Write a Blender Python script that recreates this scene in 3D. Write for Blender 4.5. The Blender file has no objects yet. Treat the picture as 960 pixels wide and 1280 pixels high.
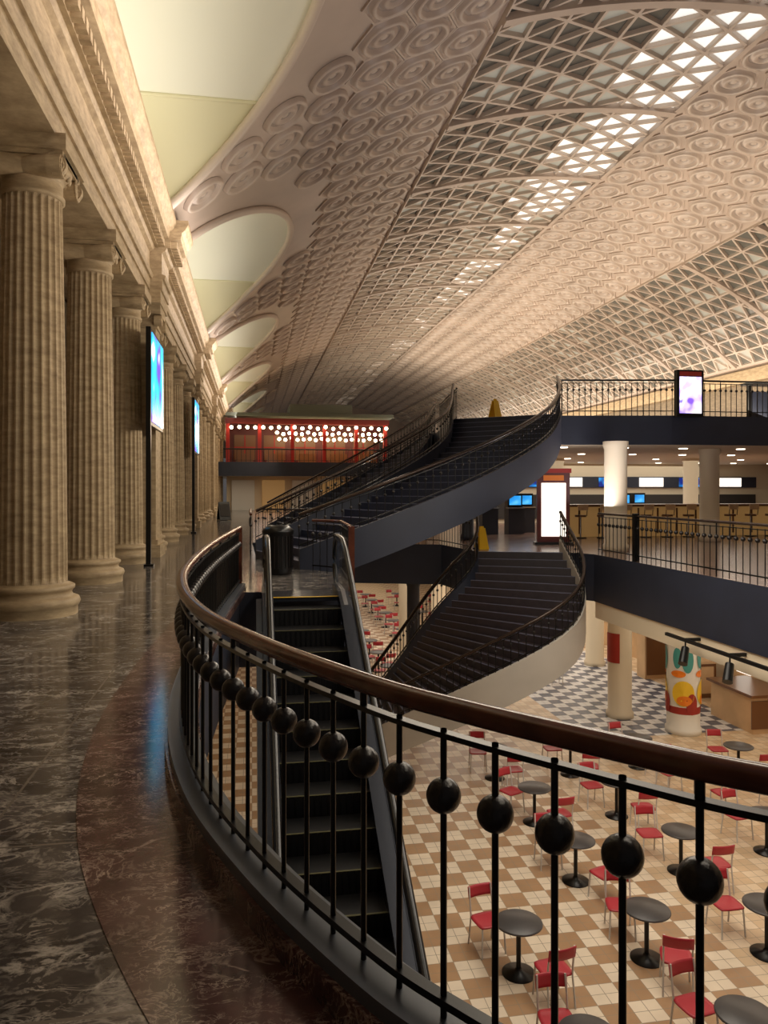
import bpy, math, random
from mathutils import Vector
random.seed(4)
D=bpy.data
sc=bpy.context.scene
sc.view_settings.view_transform='Standard'

# ------------------------------------------------------------ materials
def lin(c):
    return tuple(((x/255)/12.92 if x/255<=0.04045 else (((x/255)+0.055)/1.055)**2.4) for x in c)+(1,)
def mat(name,col,rough=0.6,metal=0.0,emit=None,es=0.0,noise=0.0,nscale=3.0,bump=0.0,alpha=1.0):
    m=D.materials.new(name); m.use_nodes=True
    nt=m.node_tree; b=nt.nodes['Principled BSDF']
    b.inputs['Base Color'].default_value=lin(col)
    b.inputs['Roughness'].default_value=rough
    b.inputs['Metallic'].default_value=metal
    if alpha<1: b.inputs['Alpha'].default_value=alpha
    if emit:
        b.inputs['Emission Color'].default_value=lin(emit); b.inputs['Emission Strength'].default_value=es
    if noise or bump:
        tc=nt.nodes.new('ShaderNodeTexCoord'); n=nt.nodes.new('ShaderNodeTexNoise')
        n.inputs['Scale'].default_value=nscale; n.inputs['Detail'].default_value=6
        nt.links.new(tc.outputs['Object'],n.inputs['Vector'])
        if noise:
            r=nt.nodes.new('ShaderNodeValToRGB')
            l=lin(col)
            r.color_ramp.elements[0].position=0.3; r.color_ramp.elements[1].position=0.7
            r.color_ramp.elements[0].color=tuple(x*(1-noise) for x in l[:3])+(1,)
            r.color_ramp.elements[1].color=tuple(min(1,x*(1+noise*0.6)) for x in l[:3])+(1,)
            nt.links.new(n.outputs['Fac'],r.inputs['Fac']); nt.links.new(r.outputs['Color'],b.inputs['Base Color'])
        if bump:
            bp=nt.nodes.new('ShaderNodeBump'); bp.inputs['Strength'].default_value=bump; bp.inputs['Distance'].default_value=0.02
            nt.links.new(n.outputs['Fac'],bp.inputs['Height']); nt.links.new(bp.outputs['Normal'],b.inputs['Normal'])
    return m
def marble(name,c0,c1,vein,rough=0.16,tile=1.3,rot=0.0,vs=1.3,vw=0.03):
    m=D.materials.new(name); m.use_nodes=True; nt=m.node_tree; N=nt.nodes; L=nt.links; b=N['Principled BSDF']
    tc=N.new('ShaderNodeTexCoord')
    n1=N.new('ShaderNodeTexNoise'); n1.inputs['Scale'].default_value=1.6; n1.inputs['Detail'].default_value=8; n1.inputs['Roughness'].default_value=0.65
    L.new(tc.outputs['Object'],n1.inputs['Vector'])
    r=N.new('ShaderNodeValToRGB'); r.color_ramp.elements[0].position=0.35; r.color_ramp.elements[1].position=0.68
    r.color_ramp.elements[0].color=lin(c0); r.color_ramp.elements[1].color=lin(c1); L.new(n1.outputs['Fac'],r.inputs['Fac'])
    prev=r.outputs['Color']
    for k,(s,w) in enumerate(((vs,vw),(vs*2.7,vw*1.1),(vs*6,vw*1.6))):
        n2=N.new('ShaderNodeTexNoise'); n2.inputs['Scale'].default_value=s; n2.inputs['Detail'].default_value=7; n2.inputs['Roughness'].default_value=0.6; n2.inputs['Distortion'].default_value=1.2
        mp=N.new('ShaderNodeMapping'); mp.inputs['Location'].default_value=(3*k+1,7*k,0); mp.inputs['Scale'].default_value=(1,1.7,1); mp.inputs['Rotation'].default_value=(0,0,0.5+k)
        L.new(tc.outputs['Object'],mp.inputs['Vector']); L.new(mp.outputs['Vector'],n2.inputs['Vector'])
        s1=N.new('ShaderNodeMath'); s1.operation='SUBTRACT'; s1.inputs[1].default_value=0.5; L.new(n2.outputs['Fac'],s1.inputs[0])
        s2=N.new('ShaderNodeMath'); s2.operation='ABSOLUTE'; L.new(s1.outputs[0],s2.inputs[0])
        mr=N.new('ShaderNodeMapRange'); mr.inputs['From Min'].default_value=0; mr.inputs['From Max'].default_value=w; mr.inputs['To Min'].default_value=0.75; mr.inputs['To Max'].default_value=0
        L.new(s2.outputs[0],mr.inputs['Value'])
        n3=N.new('ShaderNodeTexNoise'); n3.inputs['Scale'].default_value=2.2+k; L.new(mp.outputs['Vector'],n3.inputs['Vector'])
        m3=N.new('ShaderNodeMapRange'); m3.inputs['From Min'].default_value=0.45; m3.inputs['From Max'].default_value=0.65; L.new(n3.outputs['Fac'],m3.inputs['Value'])
        mm=N.new('ShaderNodeMath'); mm.operation='MULTIPLY'; L.new(mr.outputs[0],mm.inputs[0]); L.new(m3.outputs[0],mm.inputs[1])
        mx=N.new('ShaderNodeMixRGB'); mx.inputs['Color2'].default_value=lin(vein); L.new(mm.outputs[0],mx.inputs['Fac']); L.new(prev,mx.inputs['Color1'])
        prev=mx.outputs['Color']
    if tile:
        br=N.new('ShaderNodeTexBrick'); br.offset=0.0; br.inputs['Scale'].default_value=1.0; br.inputs['Brick Width'].default_value=tile; br.inputs['Row Height'].default_value=tile
        br.inputs['Mortar Size'].default_value=0.008; br.inputs['Mortar Smooth'].default_value=0.1
        mp=N.new('ShaderNodeMapping'); mp.inputs['Rotation'].default_value=(0,0,rot); L.new(tc.outputs['Object'],mp.inputs['Vector']); L.new(mp.outputs['Vector'],br.inputs['Vector'])
        mx=N.new('ShaderNodeMixRGB'); mx.inputs['Color2'].default_value=lin((118,110,102)); L.new(br.outputs['Fac'],mx.inputs['Fac']); L.new(prev,mx.inputs['Color1']); prev=mx.outputs['Color']
    L.new(prev,b.inputs['Base Color'])
    mr=N.new('ShaderNodeMapRange'); mr.inputs['To Min'].default_value=rough*0.7; mr.inputs['To Max'].default_value=rough*1.6; L.new(n1.outputs['Fac'],mr.inputs['Value']); L.new(mr.outputs[0],b.inputs['Roughness'])
    return m
def tiles(name,ca,cb,size,rough=0.35,grout=(150,135,115)):
    m=D.materials.new(name); m.use_nodes=True; nt=m.node_tree; N=nt.nodes; L=nt.links; b=N['Principled BSDF']
    tc=N.new('ShaderNodeTexCoord')
    ch=N.new('ShaderNodeTexChecker'); ch.inputs['Scale'].default_value=1/size; ch.inputs['Color1'].default_value=lin(ca); ch.inputs['Color2'].default_value=lin(cb)
    L.new(tc.outputs['Object'],ch.inputs['Vector'])
    n=N.new('ShaderNodeTexNoise'); n.inputs['Scale'].default_value=2.0; n.inputs['Detail'].default_value=5; L.new(tc.outputs['Object'],n.inputs['Vector'])
    mr=N.new('ShaderNodeMapRange'); mr.inputs['To Min'].default_value=0.72; mr.inputs['To Max'].default_value=1.15; L.new(n.outputs['Fac'],mr.inputs['Value'])
    mx=N.new('ShaderNodeMixRGB'); mx.blend_type='MULTIPLY'; mx.inputs['Fac'].default_value=1; L.new(ch.outputs['Color'],mx.inputs['Color1']); L.new(mr.outputs[0],mx.inputs['Color2'])
    br=N.new('ShaderNodeTexBrick'); br.offset=0.0; br.inputs['Scale'].default_value=1.0; br.inputs['Brick Width'].default_value=size/2; br.inputs['Row Height'].default_value=size/2; br.inputs['Mortar Size'].default_value=0.005
    L.new(tc.outputs['Object'],br.inputs['Vector'])
    m2=N.new('ShaderNodeMixRGB'); m2.inputs['Color2'].default_value=lin(grout); L.new(br.outputs['Fac'],m2.inputs['Fac']); L.new(mx.outputs['Color'],m2.inputs['Color1'])
    L.new(m2.outputs['Color'],b.inputs['Base Color']); b.inputs['Roughness'].default_value=rough
    return m
def stone(name,ca,cb,rough=0.6):
    m=D.materials.new(name); m.use_nodes=True; nt=m.node_tree; N=nt.nodes; L=nt.links; b=N['Principled BSDF']
    tc=N.new('ShaderNodeTexCoord'); mp=N.new('ShaderNodeMapping'); mp.inputs['Scale'].default_value=(1.2,1.2,4.5); L.new(tc.outputs['Object'],mp.inputs['Vector'])
    n=N.new('ShaderNodeTexNoise'); n.inputs['Scale'].default_value=2.5; n.inputs['Detail'].default_value=9; n.inputs['Roughness'].default_value=0.7; L.new(mp.outputs['Vector'],n.inputs['Vector'])
    r=N.new('ShaderNodeValToRGB'); r.color_ramp.elements[0].position=0.3; r.color_ramp.elements[1].position=0.65; r.color_ramp.elements[0].color=lin(ca); r.color_ramp.elements[1].color=lin(cb)
    L.new(n.outputs['Fac'],r.inputs['Fac']); L.new(r.outputs['Color'],b.inputs['Base Color']); b.inputs['Roughness'].default_value=rough
    bp=N.new('ShaderNodeBump'); bp.inputs['Strength'].default_value=0.35; bp.inputs['Distance'].default_value=0.01; L.new(n.outputs['Fac'],bp.inputs['Height']); L.new(bp.outputs['Normal'],b.inputs['Normal'])
    return m
def screen(name,cols,scale,es):
    m=D.materials.new(name); m.use_nodes=True; nt=m.node_tree; N=nt.nodes; L=nt.links; b=N['Principled BSDF']
    tc=N.new('ShaderNodeTexCoord'); n=N.new('ShaderNodeTexNoise'); n.inputs['Scale'].default_value=scale; n.inputs['Detail'].default_value=1
    L.new(tc.outputs['Object'],n.inputs['Vector'])
    r=N.new('ShaderNodeValToRGB'); cr=r.color_ramp; cr.interpolation='EASE'
    cr.elements[0].position=0.3; cr.elements[0].color=lin(cols[0]); cr.elements[1].position=0.75; cr.elements[1].color=lin(cols[-1])
    for i,c in enumerate(cols[1:-1]):
        e=cr.elements.new(0.3+0.45*(i+1)/(len(cols)-1)); e.color=lin(c)
    L.new(n.outputs['Fac'],r.inputs['Fac']); L.new(r.outputs['Color'],b.inputs['Emission Color']); b.inputs['Emission Strength'].default_value=es
    b.inputs['Base Color'].default_value=(0.01,0.01,0.01,1); b.inputs['Roughness'].default_value=0.2
    return m

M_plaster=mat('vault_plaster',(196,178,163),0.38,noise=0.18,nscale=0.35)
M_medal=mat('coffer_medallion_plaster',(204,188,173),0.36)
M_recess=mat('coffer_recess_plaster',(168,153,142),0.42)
M_lun=mat('lunette_plaster',(228,226,208),0.6)
M_lun_farlight=mat('lunette_painted_far_light',(214,208,172),0.65)  # yellower copy of the lunette plaster; far-end lighting put into the colour
M_lunwall=mat('lunette_wall_plaster',(220,217,192),0.7)
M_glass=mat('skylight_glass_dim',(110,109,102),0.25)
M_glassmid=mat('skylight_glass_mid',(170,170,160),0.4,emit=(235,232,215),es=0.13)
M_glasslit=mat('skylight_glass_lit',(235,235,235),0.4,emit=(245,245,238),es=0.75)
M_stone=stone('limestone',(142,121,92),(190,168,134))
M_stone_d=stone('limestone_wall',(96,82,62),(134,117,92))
M_marble=marble('dark_marble',(42,40,42),(94,88,86),(200,192,182),tile=1.25,rot=0.0,rough=0.11)
M_red=marble('red_marble',(54,36,36),(96,66,62),(190,168,154),tile=0,vs=2.4,vw=0.02,rough=0.12)
M_navy=mat('navy_steel',(40,45,60),0.5,noise=0.15,nscale=1.5)
M_curb=mat('curb_steel',(74,79,88),0.35,metal=0.1,noise=0.15,nscale=2)
M_black=mat('black_iron',(15,15,16),0.32,metal=0.3)
M_iron=mat('iron_ball',(36,33,33),0.3,metal=0.3,bump=0.3,nscale=25)
M_wood=mat('rail_wood',(90,50,36),0.18,noise=0.35,nscale=9)
M_srail=mat('stair_rail_metal',(60,48,42),0.25,metal=0.5)
M_cream=mat('cream_plaster',(224,210,184),0.6)
M_greyfascia=mat('grey_stair_fascia',(186,180,170),0.45,noise=0.1,nscale=1)
M_tread=mat('stair_tread',(38,40,58),0.6,noise=0.2,nscale=6)
M_nose=mat('stair_nosing',(110,112,134),0.4)
M_ltread=mat('lower_tread',(50,42,46),0.55,noise=0.2,nscale=6)
M_check=tiles('checker_tile',(234,218,194),(176,140,104),0.42)
M_cream_t=tiles('cream_tile',(228,206,176),(210,182,146),0.42)
M_bw=tiles('blue_white_tile',(226,226,228),(84,92,112),0.42)
M_pink=tiles('terrazzo_tile',(166,138,126),(138,110,100),0.6,rough=0.2,grout=(90,70,60))
M_steel=mat('brushed_steel',(175,177,182),0.22,metal=0.8)
M_chrome=mat('chair_frame_paint',(205,200,195),0.35)
M_seat=mat('red_seat',(176,44,56),0.4)
M_tabletop=mat('table_top_laminate',(66,63,63),0.35)
M_step=mat('escalator_step',(22,22,24),0.5,metal=0.3)
M_stepedge=mat('escalator_step_edge',(84,80,44),0.5)
M_eglass=mat('escalator_glass',(70,82,100),0.05,alpha=0.4)
M_eskirt=mat('escalator_skirt',(58,62,72),0.25,metal=0.6)
M_rubber=mat('handrail_rubber',(14,14,16),0.25)
M_redpaint=mat('red_paint',(160,30,22),0.5)
M_maroon=mat('maroon_frame',(92,24,20),0.4)
M_warm=mat('warm_bulb',(255,220,160),0.5,emit=(255,226,180),es=16)
M_down=mat('downlight_lens',(255,250,240),0.5,emit=(255,240,215),es=6)
M_whitepanel=mat('lit_poster',(255,250,240),0.5,emit=(255,246,232),es=1.3)
M_teal=screen('screen_teal',[(230,250,255),(40,190,215),(20,150,200),(90,60,170),(240,240,250)],1.1,2.4)
M_purple=screen('screen_purple',[(120,80,220),(200,180,255),(255,240,250),(90,70,200)],3.0,1.8)
M_blue=screen('screen_blue',[(20,40,120),(40,150,230),(120,220,255)],2.0,1.2)
M_yellow=mat('yellow_plastic',(225,180,20),0.4)
M_darkwall=mat('dark_wall',(52,48,46),0.7)
M_shop=mat('shopfront_wall',(212,176,134),0.6,noise=0.15,nscale=1.2)
M_lwall=mat('lower_wall_cream',(220,202,172),0.6)
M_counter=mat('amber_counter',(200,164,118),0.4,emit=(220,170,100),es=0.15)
M_bottles=mat('bar_top_wood',(112,74,44),0.3)
M_green=mat('green_roof',(98,104,92),0.6)
M_orange=mat('orange_print',(235,130,30),0.5)
M_tealp=mat('teal_print',(70,150,145),0.5)
M_whitep=mat('white_print',(232,230,222),0.5)
M_yelp=mat('yellow_print',(240,200,50),0.5)
M_redp=mat('red_print',(160,46,36),0.5)

# ------------------------------------------------------------ mesh builder
class MB:
    def __init__(s): s.v=[];s.f=[];s.m=[];s.sm=[];s.mats=[]
    def mi(s,m):
        if m not in s.mats: s.mats.append(m)
        return s.mats.index(m)
    def add(s,vs,fs,m,smooth=False):
        o=len(s.v); s.v.extend([tuple(p) for p in vs]); k=s.mi(m)
        for f in fs:
            s.f.append(tuple(i+o for i in f)); s.m.append(k); s.sm.append(smooth)
    def box(s,c,d,m,rz=0.0,rx=0.0):
        x,y,z=d[0]/2,d[1]/2,d[2]/2; vs=[]
        cz,sz=math.cos(rz),math.sin(rz); cx,sx=math.cos(rx),math.sin(rx)
        for i in (-1,1):
            for j in (-1,1):
                for k in (-1,1):
                    p=(i*x,j*y,k*z); p=(p[0],p[1]*cx-p[2]*sx,p[1]*sx+p[2]*cx)
                    vs.append((c[0]+p[0]*cz-p[1]*sz,c[1]+p[0]*sz+p[1]*cz,c[2]+p[2]))
        s.add(vs,[(0,1,3,2),(4,6,7,5),(0,4,5,1),(2,3,7,6),(0,2,6,4),(1,5,7,3)],m)
    def bb(s,a,b,m):
        s.box([(a[i]+b[i])/2 for i in range(3)],[abs(b[i]-a[i]) for i in range(3)],m)
    def cyl(s,p0,p1,r0,m,r1=None,n=12,caps=True,smooth=True):
        r1=r0 if r1 is None else r1
        p0=Vector(p0);p1=Vector(p1); a=(p1-p0)
        if a.length<1e-6: return
        a.normalize(); t=Vector((0,0,1)) if abs(a.z)<0.9 else Vector((1,0,0))
        u=a.cross(t).normalized(); w=a.cross(u)
        vs=[];
        for p,r in((p0,r0),(p1,r1)):
            for i in range(n):
                th=2*math.pi*i/n; vs.append(p+u*(r*math.cos(th))+w*(r*math.sin(th)))
        s.add(vs,[(i,(i+1)%n,n+(i+1)%n,n+i) for i in range(n)],m,smooth)
        if caps: s.add(vs[:n],[tuple(range(n))],m); s.add(vs[n:],[tuple(range(n))],m)
    def sph(s,c,r,m,n=12,k=8,sc=(1,1,1)):
        vs=[(c[0],c[1],c[2]+r*sc[2])]
        for j in range(1,k):
            ph=math.pi*j/k
            for i in range(n):
                th=2*math.pi*i/n
                vs.append((c[0]+r*sc[0]*math.sin(ph)*math.cos(th),c[1]+r*sc[1]*math.sin(ph)*math.sin(th),c[2]+r*sc[2]*math.cos(ph)))
        vs.append((c[0],c[1],c[2]-r*sc[2])); L=len(vs)-1
        fs=[(0,1+i,1+(i+1)%n) for i in range(n)]
        for j in range(k-2):
            for i in range(n):
                a=1+j*n+i;b=1+j*n+(i+1)%n; fs.append((a,a+n,b+n,b))
        o=1+(k-2)*n
        fs+=[(o+i,L,o+(i+1)%n) for i in range(n)]
        s.add(vs,fs,m,True)
    def sweep(s,path,prof,m,smooth=True,caps=True):
        P=[Vector(p) for p in path]; n=len(prof); vs=[]
        for i,p in enumerate(P):
            t=(P[min(i+1,len(P)-1)]-P[max(i-1,0)]); t.normalize()
            h=Vector((t.x,t.y,0)); 
            if h.length<1e-4: h=Vector((0,1,0))
            h.normalize(); side=Vector((h.y,-h.x,0)); up=side.cross(t); 
            if up.z<0: up=-up
            for a,b in prof: vs.append(p+side*a+up*b)
        fs=[]
        for i in range(len(P)-1):
            for j in range(n):
                a=i*n+j;b=i*n+(j+1)%n; fs.append((a,b,b+n,a+n))
        s.add(vs,fs,m,smooth)
        if caps: s.add(vs[:n],[tuple(range(n))],m); s.add(vs[-n:],[tuple(range(n))],m)
    def lathe(s,prof,c,m,n=24,smooth=True):
        vs=[]
        for r,z in prof:
            for i in range(n):
                th=2*math.pi*i/n; vs.append((c[0]+r*math.cos(th),c[1]+r*math.sin(th),c[2]+z))
        fs=[]
        for j in range(len(prof)-1):
            for i in range(n):
                a=j*n+i;b=j*n+(i+1)%n; fs.append((a,b,b+n,a+n))
        s.add(vs,fs,m,smooth)
    def prism(s,poly,z0,z1,mt,ms=None,mb=None):
        n=len(poly); ms=ms or mt; mb=mb or ms
        top=[(p[0],p[1],z1) for p in poly]; bot=[(p[0],p[1],z0) for p in poly]
        s.add(top,[tuple(range(n))],mt); s.add(bot,[tuple(range(n))],mb)
        s.add(top+bot,[(i,(i+1)%n,n+(i+1)%n,n+i) for i in range(n)],ms)
    def obj(s,name,loc=(0,0,0),rz=0.0):
        me=D.meshes.new(name); me.from_pydata(s.v,[],s.f)
        for m in s.mats: me.materials.append(m)
        me.polygons.foreach_set('material_index',s.m); me.polygons.foreach_set('use_smooth',s.sm); me.update()
        import bmesh
        bm=bmesh.new(); bm.from_mesh(me); bmesh.ops.recalc_face_normals(bm,faces=bm.faces)
        bm.to_mesh(me); bm.free()
        o=D.objects.new(name,me); o.location=loc; o.rotation_euler=(0,0,rz); sc.collection.objects.link(o); return o
def dup(o,name,loc,rz=0.0):
    q=D.objects.new(name,o.data); q.location=loc; q.rotation_euler=(0,0,rz); sc.collection.objects.link(q); return q
def circ(r,n=10,sx=1,sy=1): return [(r*sx*math.cos(2*math.pi*i/n),r*sy*math.sin(2*math.pi*i/n)) for i in range(n)]
def rect(a,b,c,d): return [(a,b),(c,b),(c,d),(a,d)]
def catmull(pts,k=10):
    P=[Vector(p) for p in pts]; P=[2*P[0]-P[1]]+P+[2*P[-1]-P[-2]]; out=[]
    for i in range(1,len(P)-2):
        a,b,c,d=P[i-1],P[i],P[i+1],P[i+2]
        for j in range(k):
            t=j/k; out.append(0.5*((2*b)+(c-a)*t+(2*a-5*b+4*c-d)*t*t+(3*b-a-3*c+d)*t**3))
    out.append(P[-2]); return out
def resample(P,n):
    L=[0]
    for i in range(1,len(P)): L.append(L[-1]+(P[i]-P[i-1]).length)
    out=[];j=0
    for i in range(n+1):
        s=L[-1]*i/n
        while j<len(P)-2 and L[j+1]<s: j+=1
        t=(s-L[j])/max(1e-9,L[j+1]-L[j]); out.append(P[j].lerp(P[j+1],min(1,max(0,t))))
    return out
def plen(P): return sum((P[i+1]-P[i]).length for i in range(len(P)-1))

def railing(mb,P,h=1.07,spacing=0.18,hr=0.036,br=0.009,ball=0.048,ballz=0.76,base=0.14,wood=True,detail=12,subrail=True,postevery=0,hm=None):
    P=[Vector(p) for p in P]
    n=max(1,round(plen(P)/spacing)); Q=resample(P,n)
    up=lambda z:[p+Vector((0,0,z)) for p in P]
    mb.sweep(up(h-hr),circ(hr,14 if detail>8 else 8,1.05,0.9),hm or (M_wood if wood else M_black))
    if subrail: mb.sweep(up(h-0.115),rect(-0.016,-0.008,0.016,0.008),M_black,smooth=False)
    mb.sweep(up(base),rect(-0.02,-0.012,0.02,0.012),M_black,smooth=False)
    for i,q in enumerate(Q):
        r=br*(1.5 if postevery and i%postevery==0 else 1)
        mb.cyl(q+Vector((0,0,0.0)),q+Vector((0,0,h-0.1)),r,M_black,n=6 if detail<=8 else 10,caps=False)
        if ball: mb.sph(q+Vector((0,0,ballz)),ball,M_iron,n=detail*2 if detail>8 else 8,k=detail+2 if detail>8 else 5)
        if (postevery and i%postevery==0) or (detail>8 and i%6==3):
            mb.cyl(q+Vector((0,0,h-0.12)),q+Vector((0,0,h-0.03)),0.012,M_black,n=8)

# ------------------------------------------------------------ VAULT
XC,R,ZT=12.5,21.3,13.95; ZC=ZT-R; PH=math.asin(14.6/R); ZS=8.15; ZA=10.75
Y0,Y1=-6.0,112.0
def V(s,y,h=0.0):
    ph=-PH+s/R; return (XC+(R-h)*math.sin(ph),y,ZC+(R-h)*math.cos(ph))
ST=2*PH*R
SA=(PH-math.acos((ZA-ZC)/R))*R
LC=[12.5+14.4*k for k in range(-1,7)]
HW=5.8
def hdy(z):
    t=(z-ZS)/(ZA-ZS); return HW*math.sqrt(max(0,1-min(1,t)**2))
mb=MB()
ns=26; ss=[SA*math.sin(math.pi/2*i/ns) for i in range(ns+1)]
for b in range(len(LC)+1):
    rows=[]
    for s in ss:
        z=V(s,0)[2]; d=hdy(z) if s<SA else 0.0
        a=Y0 if b==0 else LC[b-1]+d
        c=Y1 if b==len(LC) else LC[b]-d
        if a<Y0: a=Y0
        if c<a: c=a
        if c>Y1: c=Y1
        rows.append([V(s,a+(c-a)*j/8) for j in range(9)])
    vs=[p for r in rows for p in r]
    mb.add(vs,[(i*9+j,i*9+j+1,i*9+j+10,i*9+j+9) for i in range(ns) for j in range(8)],M_plaster,True)
rows=[[V(SA+(ST-SA)*i/40,Y0+(Y1-Y0)*j/8) for j in range(9)] for i in range(41)]
mb.add([p for r in rows for p in r],[(i*9+j,i*9+j+1,i*9+j+10,i*9+j+9) for i in range(40) for j in range(8)],M_plaster,True)
def hexcell(s0,y0,r,web=True):
    rings=[(1.0,0.0,0),(1.0,0.05,0),(0.94,0.05,0),(0.90,0.01,1),(0.87,0.01,1),(0.82,0.11,1),(0.75,0.14,1),(0.68,0.11,1),(0.61,0.02,1),(0.50,0.01,1),(0.43,0.08,1),(0.28,0.10,1),(0.22,0.04,1),(0.12,0.04,1)]
    if not web: rings=rings[4:]
    n=18; vs=[]; ap=r*math.cos(math.pi/6)
    for t,h,c in rings:
        for i in range(n):
            th=2*math.pi*i/n
            hr=ap/math.cos(((th)%(math.pi/3))-math.pi/6)
            rr=t*(hr if c==0 else ap*(0.8+0.2*(hr/ap)))
            vs.append(V(s0+rr*math.cos(th),y0+rr*math.sin(th),h))
    vs.append(V(s0,y0,0.08))
    for j in range(len(rings)-1):
        h0,h1=rings[j][1],rings[j+1][1]
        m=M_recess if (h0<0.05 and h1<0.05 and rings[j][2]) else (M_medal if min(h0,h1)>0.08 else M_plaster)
        fs=[(j*n+i,j*n+(i+1)%n,(j+1)*n+(i+1)%n,(j+1)*n+i) for i in range(n)]
        if j==0: mb.add(vs,fs,m,web is False); base=len(mb.v)-len(vs)
        else:
            kk=mb.mi(m); sm=j>=(4 if web else 0)
            for f in fs: mb.f.append(tuple(q+base for q in f)); mb.m.append(kk); mb.sm.append(sm)
    o=(len(rings)-1)*n; kk=mb.mi(M_medal)
    for i in range(n): mb.f.append((base+o+i,base+o+(i+1)%n,base+o+n)); mb.m.append(kk); mb.sm.append(True)
def hexfield(sa,sb,r,ya=4.0):
    n=max(1,round((sb-sa-2*r)/(1.5*r))); ds=(sb-sa-2*r)/n; dy=math.sqrt(3)*r
    for k in range(n+1):
        s=sa+r+k*ds
        y=ya+(dy/2 if k%2 else 0)
        while y<Y1-1:
            z=V(s,0)[2]; ok=True
            if s<12:
                for c in LC:
                    if ((z-ZS)/3.35)**2+((y-c)/6.7)**2<1: ok=False;break
            if ok: hexcell(s,y,r,web=s>5.5)
            y+=dy
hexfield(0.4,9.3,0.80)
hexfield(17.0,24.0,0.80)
def tricell(A,B,C,lit):
    cx=((A[0]+B[0]+C[0])/3,(A[1]+B[1]+C[1])/3); vs=[]
    for t,h in((1.0,0.0),(1.0,0.14),(0.86,0.14),(0.83,0.02)):
        for p in(A,B,C): vs.append(V(cx[0]+(p[0]-cx[0])*t,cx[1]+(p[1]-cx[1])*t,h))
    fs=[(j*3+i,j*3+(i+1)%3,j*3+3+(i+1)%3,j*3+3+i) for j in range(3) for i in range(3)]
    mb.add(vs,fs,M_medal); mb.add(vs[9:],[(0,1,2)],(M_glass,M_glassmid,M_glasslit)[lit])
def trifield(sa,sb,side,fn,ya=4.0):
    h=side*math.sqrt(3)/2; n=round((sb-sa)/h); h=(sb-sa)/n
    for k in range(n):
        s=sa+k*h; y=ya; off=side/2 if k%2 else 0
        while y<Y1-1:
            a=(s,y+off);b=(s,y+off+side);c=(s+h,y+off+side/2); d=(s+h,y+off+1.5*side)
            for tr in((a,b,c),(b,d,c)):
                tricell(*tr,fn(s+h/2,y))
            y+=side
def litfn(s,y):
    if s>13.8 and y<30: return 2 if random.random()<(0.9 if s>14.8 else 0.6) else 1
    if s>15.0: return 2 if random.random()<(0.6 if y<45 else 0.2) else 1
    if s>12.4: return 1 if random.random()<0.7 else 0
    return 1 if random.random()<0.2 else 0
trifield(9.3,17.0,1.06,litfn)
trifield(24.0,31.6,1.06,lambda s,y:1 if random.random()<0.15 else 0)
mb.sweep([V(17.0,y,0.1) for y in range(3,112,4)],rect(-0.08,-0.1,0.08,0.1),M_plaster,smooth=False)
# transverse ribs across the skylight lattice
for k in range(0,20):
    y=6.65+k*5.3
    for sa,sb in((9.3,17.0),(24.0,31.6)):
        mb.sweep([V(sa+(sb-sa)*i/12,y,0.12) for i in range(13)],rect(-0.14,-0.1,0.14,0.08),M_plaster,smooth=False)
mb.obj('ceiling_vault')
# lunettes
mb=MB(); XW=-3.5
for c in LC[1:]:
    n=48; arc=[];wall=[];split=0
    for i in range(n+1):
        th=math.pi*i/n; y=c-HW*math.cos(th); z=ZS+(ZA-ZS)*math.sin(th)
        if y-c<4.35: split=i
        x=XC-math.sqrt(R*R-(z-ZC)**2)
        arc.append((x,y,z)); wall.append((XW,y,z))
    mb.add(arc+wall,[(i,i+1,n+2+i,n+1+i) for i in range(split)],M_lun,True)
    mb.add(arc+wall,[(i,i+1,n+2+i,n+1+i) for i in range(split,n)],M_lun_farlight,True)  # far end of soffit: its different light is painted by the yellower copy
    a,w_=arc[split],wall[split]
    mb.cyl(a,w_,0.05,M_lun_farlight,n=6)
    mb.add(wall,[tuple(range(n+1))],M_lunwall)
    mb.sweep([(p[0]+0.06,p[1],p[2]-0.05) for p in arc],circ(0.11,8),M_medal)
mb.obj('ceiling_lunettes')
mb=MB()
n=40
end=[V(ST*i/n,Y1) for i in range(n+1)]
mb.add(end+[(27.1,Y1,-6),(-2.1,Y1,-6)],[tuple(range(n+3))],M_plaster)
mb.obj('wall_far_end')

# ------------------------------------------------------------ left wall, entablature
mb=MB()
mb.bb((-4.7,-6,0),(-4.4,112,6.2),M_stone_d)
mb.obj('wall_left')
mb=MB()
def prof_run(y0,y1,dx):
    pr=[(-4.6,6.15),(-2.45,6.15),(-2.45,6.45),(-2.41,6.45),(-2.41,6.72),(-2.36,6.72),(-2.33,6.80),(-2.42,6.84),(-2.42,7.35),(-2.34,7.40),(-2.30,7.48),(-2.22,7.48),(-2.22,7.66),(-1.98,7.70),(-1.95,7.86),(-1.88,7.92),(-1.80,8.06),(-1.80,8.16),(-4.6,8.16)]
    pr=[(x+(dx if x>-4 else 0),z) for x,z in pr]; n=len(pr)
    vs=[(x,y0,z) for x,z in pr]+[(x,y1,z) for x,z in pr]
    mb.add(vs,[(i,(i+1)%n,n+(i+1)%n,n+i) for i in range(n)],M_stone)
    mb.add(vs[:n],[tuple(range(n))],M_stone); mb.add(vs[n:],[tuple(range(n))],M_stone)
prof_run(-6,112,0)
PY=[5.3+14.4*k for k in range(0,8)]
for p in PY: prof_run(p-0.75,p+0.75,0.28)
y=2.0
while y<64:
    near=any(abs(y-p)<0.85 for p in PY)
    mb.bb((-2.25,y,7.50),(-2.07+(0.28 if near else 0),y+0.13,7.66),M_stone); y+=0.24
mb.obj('trim_entablature')

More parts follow.
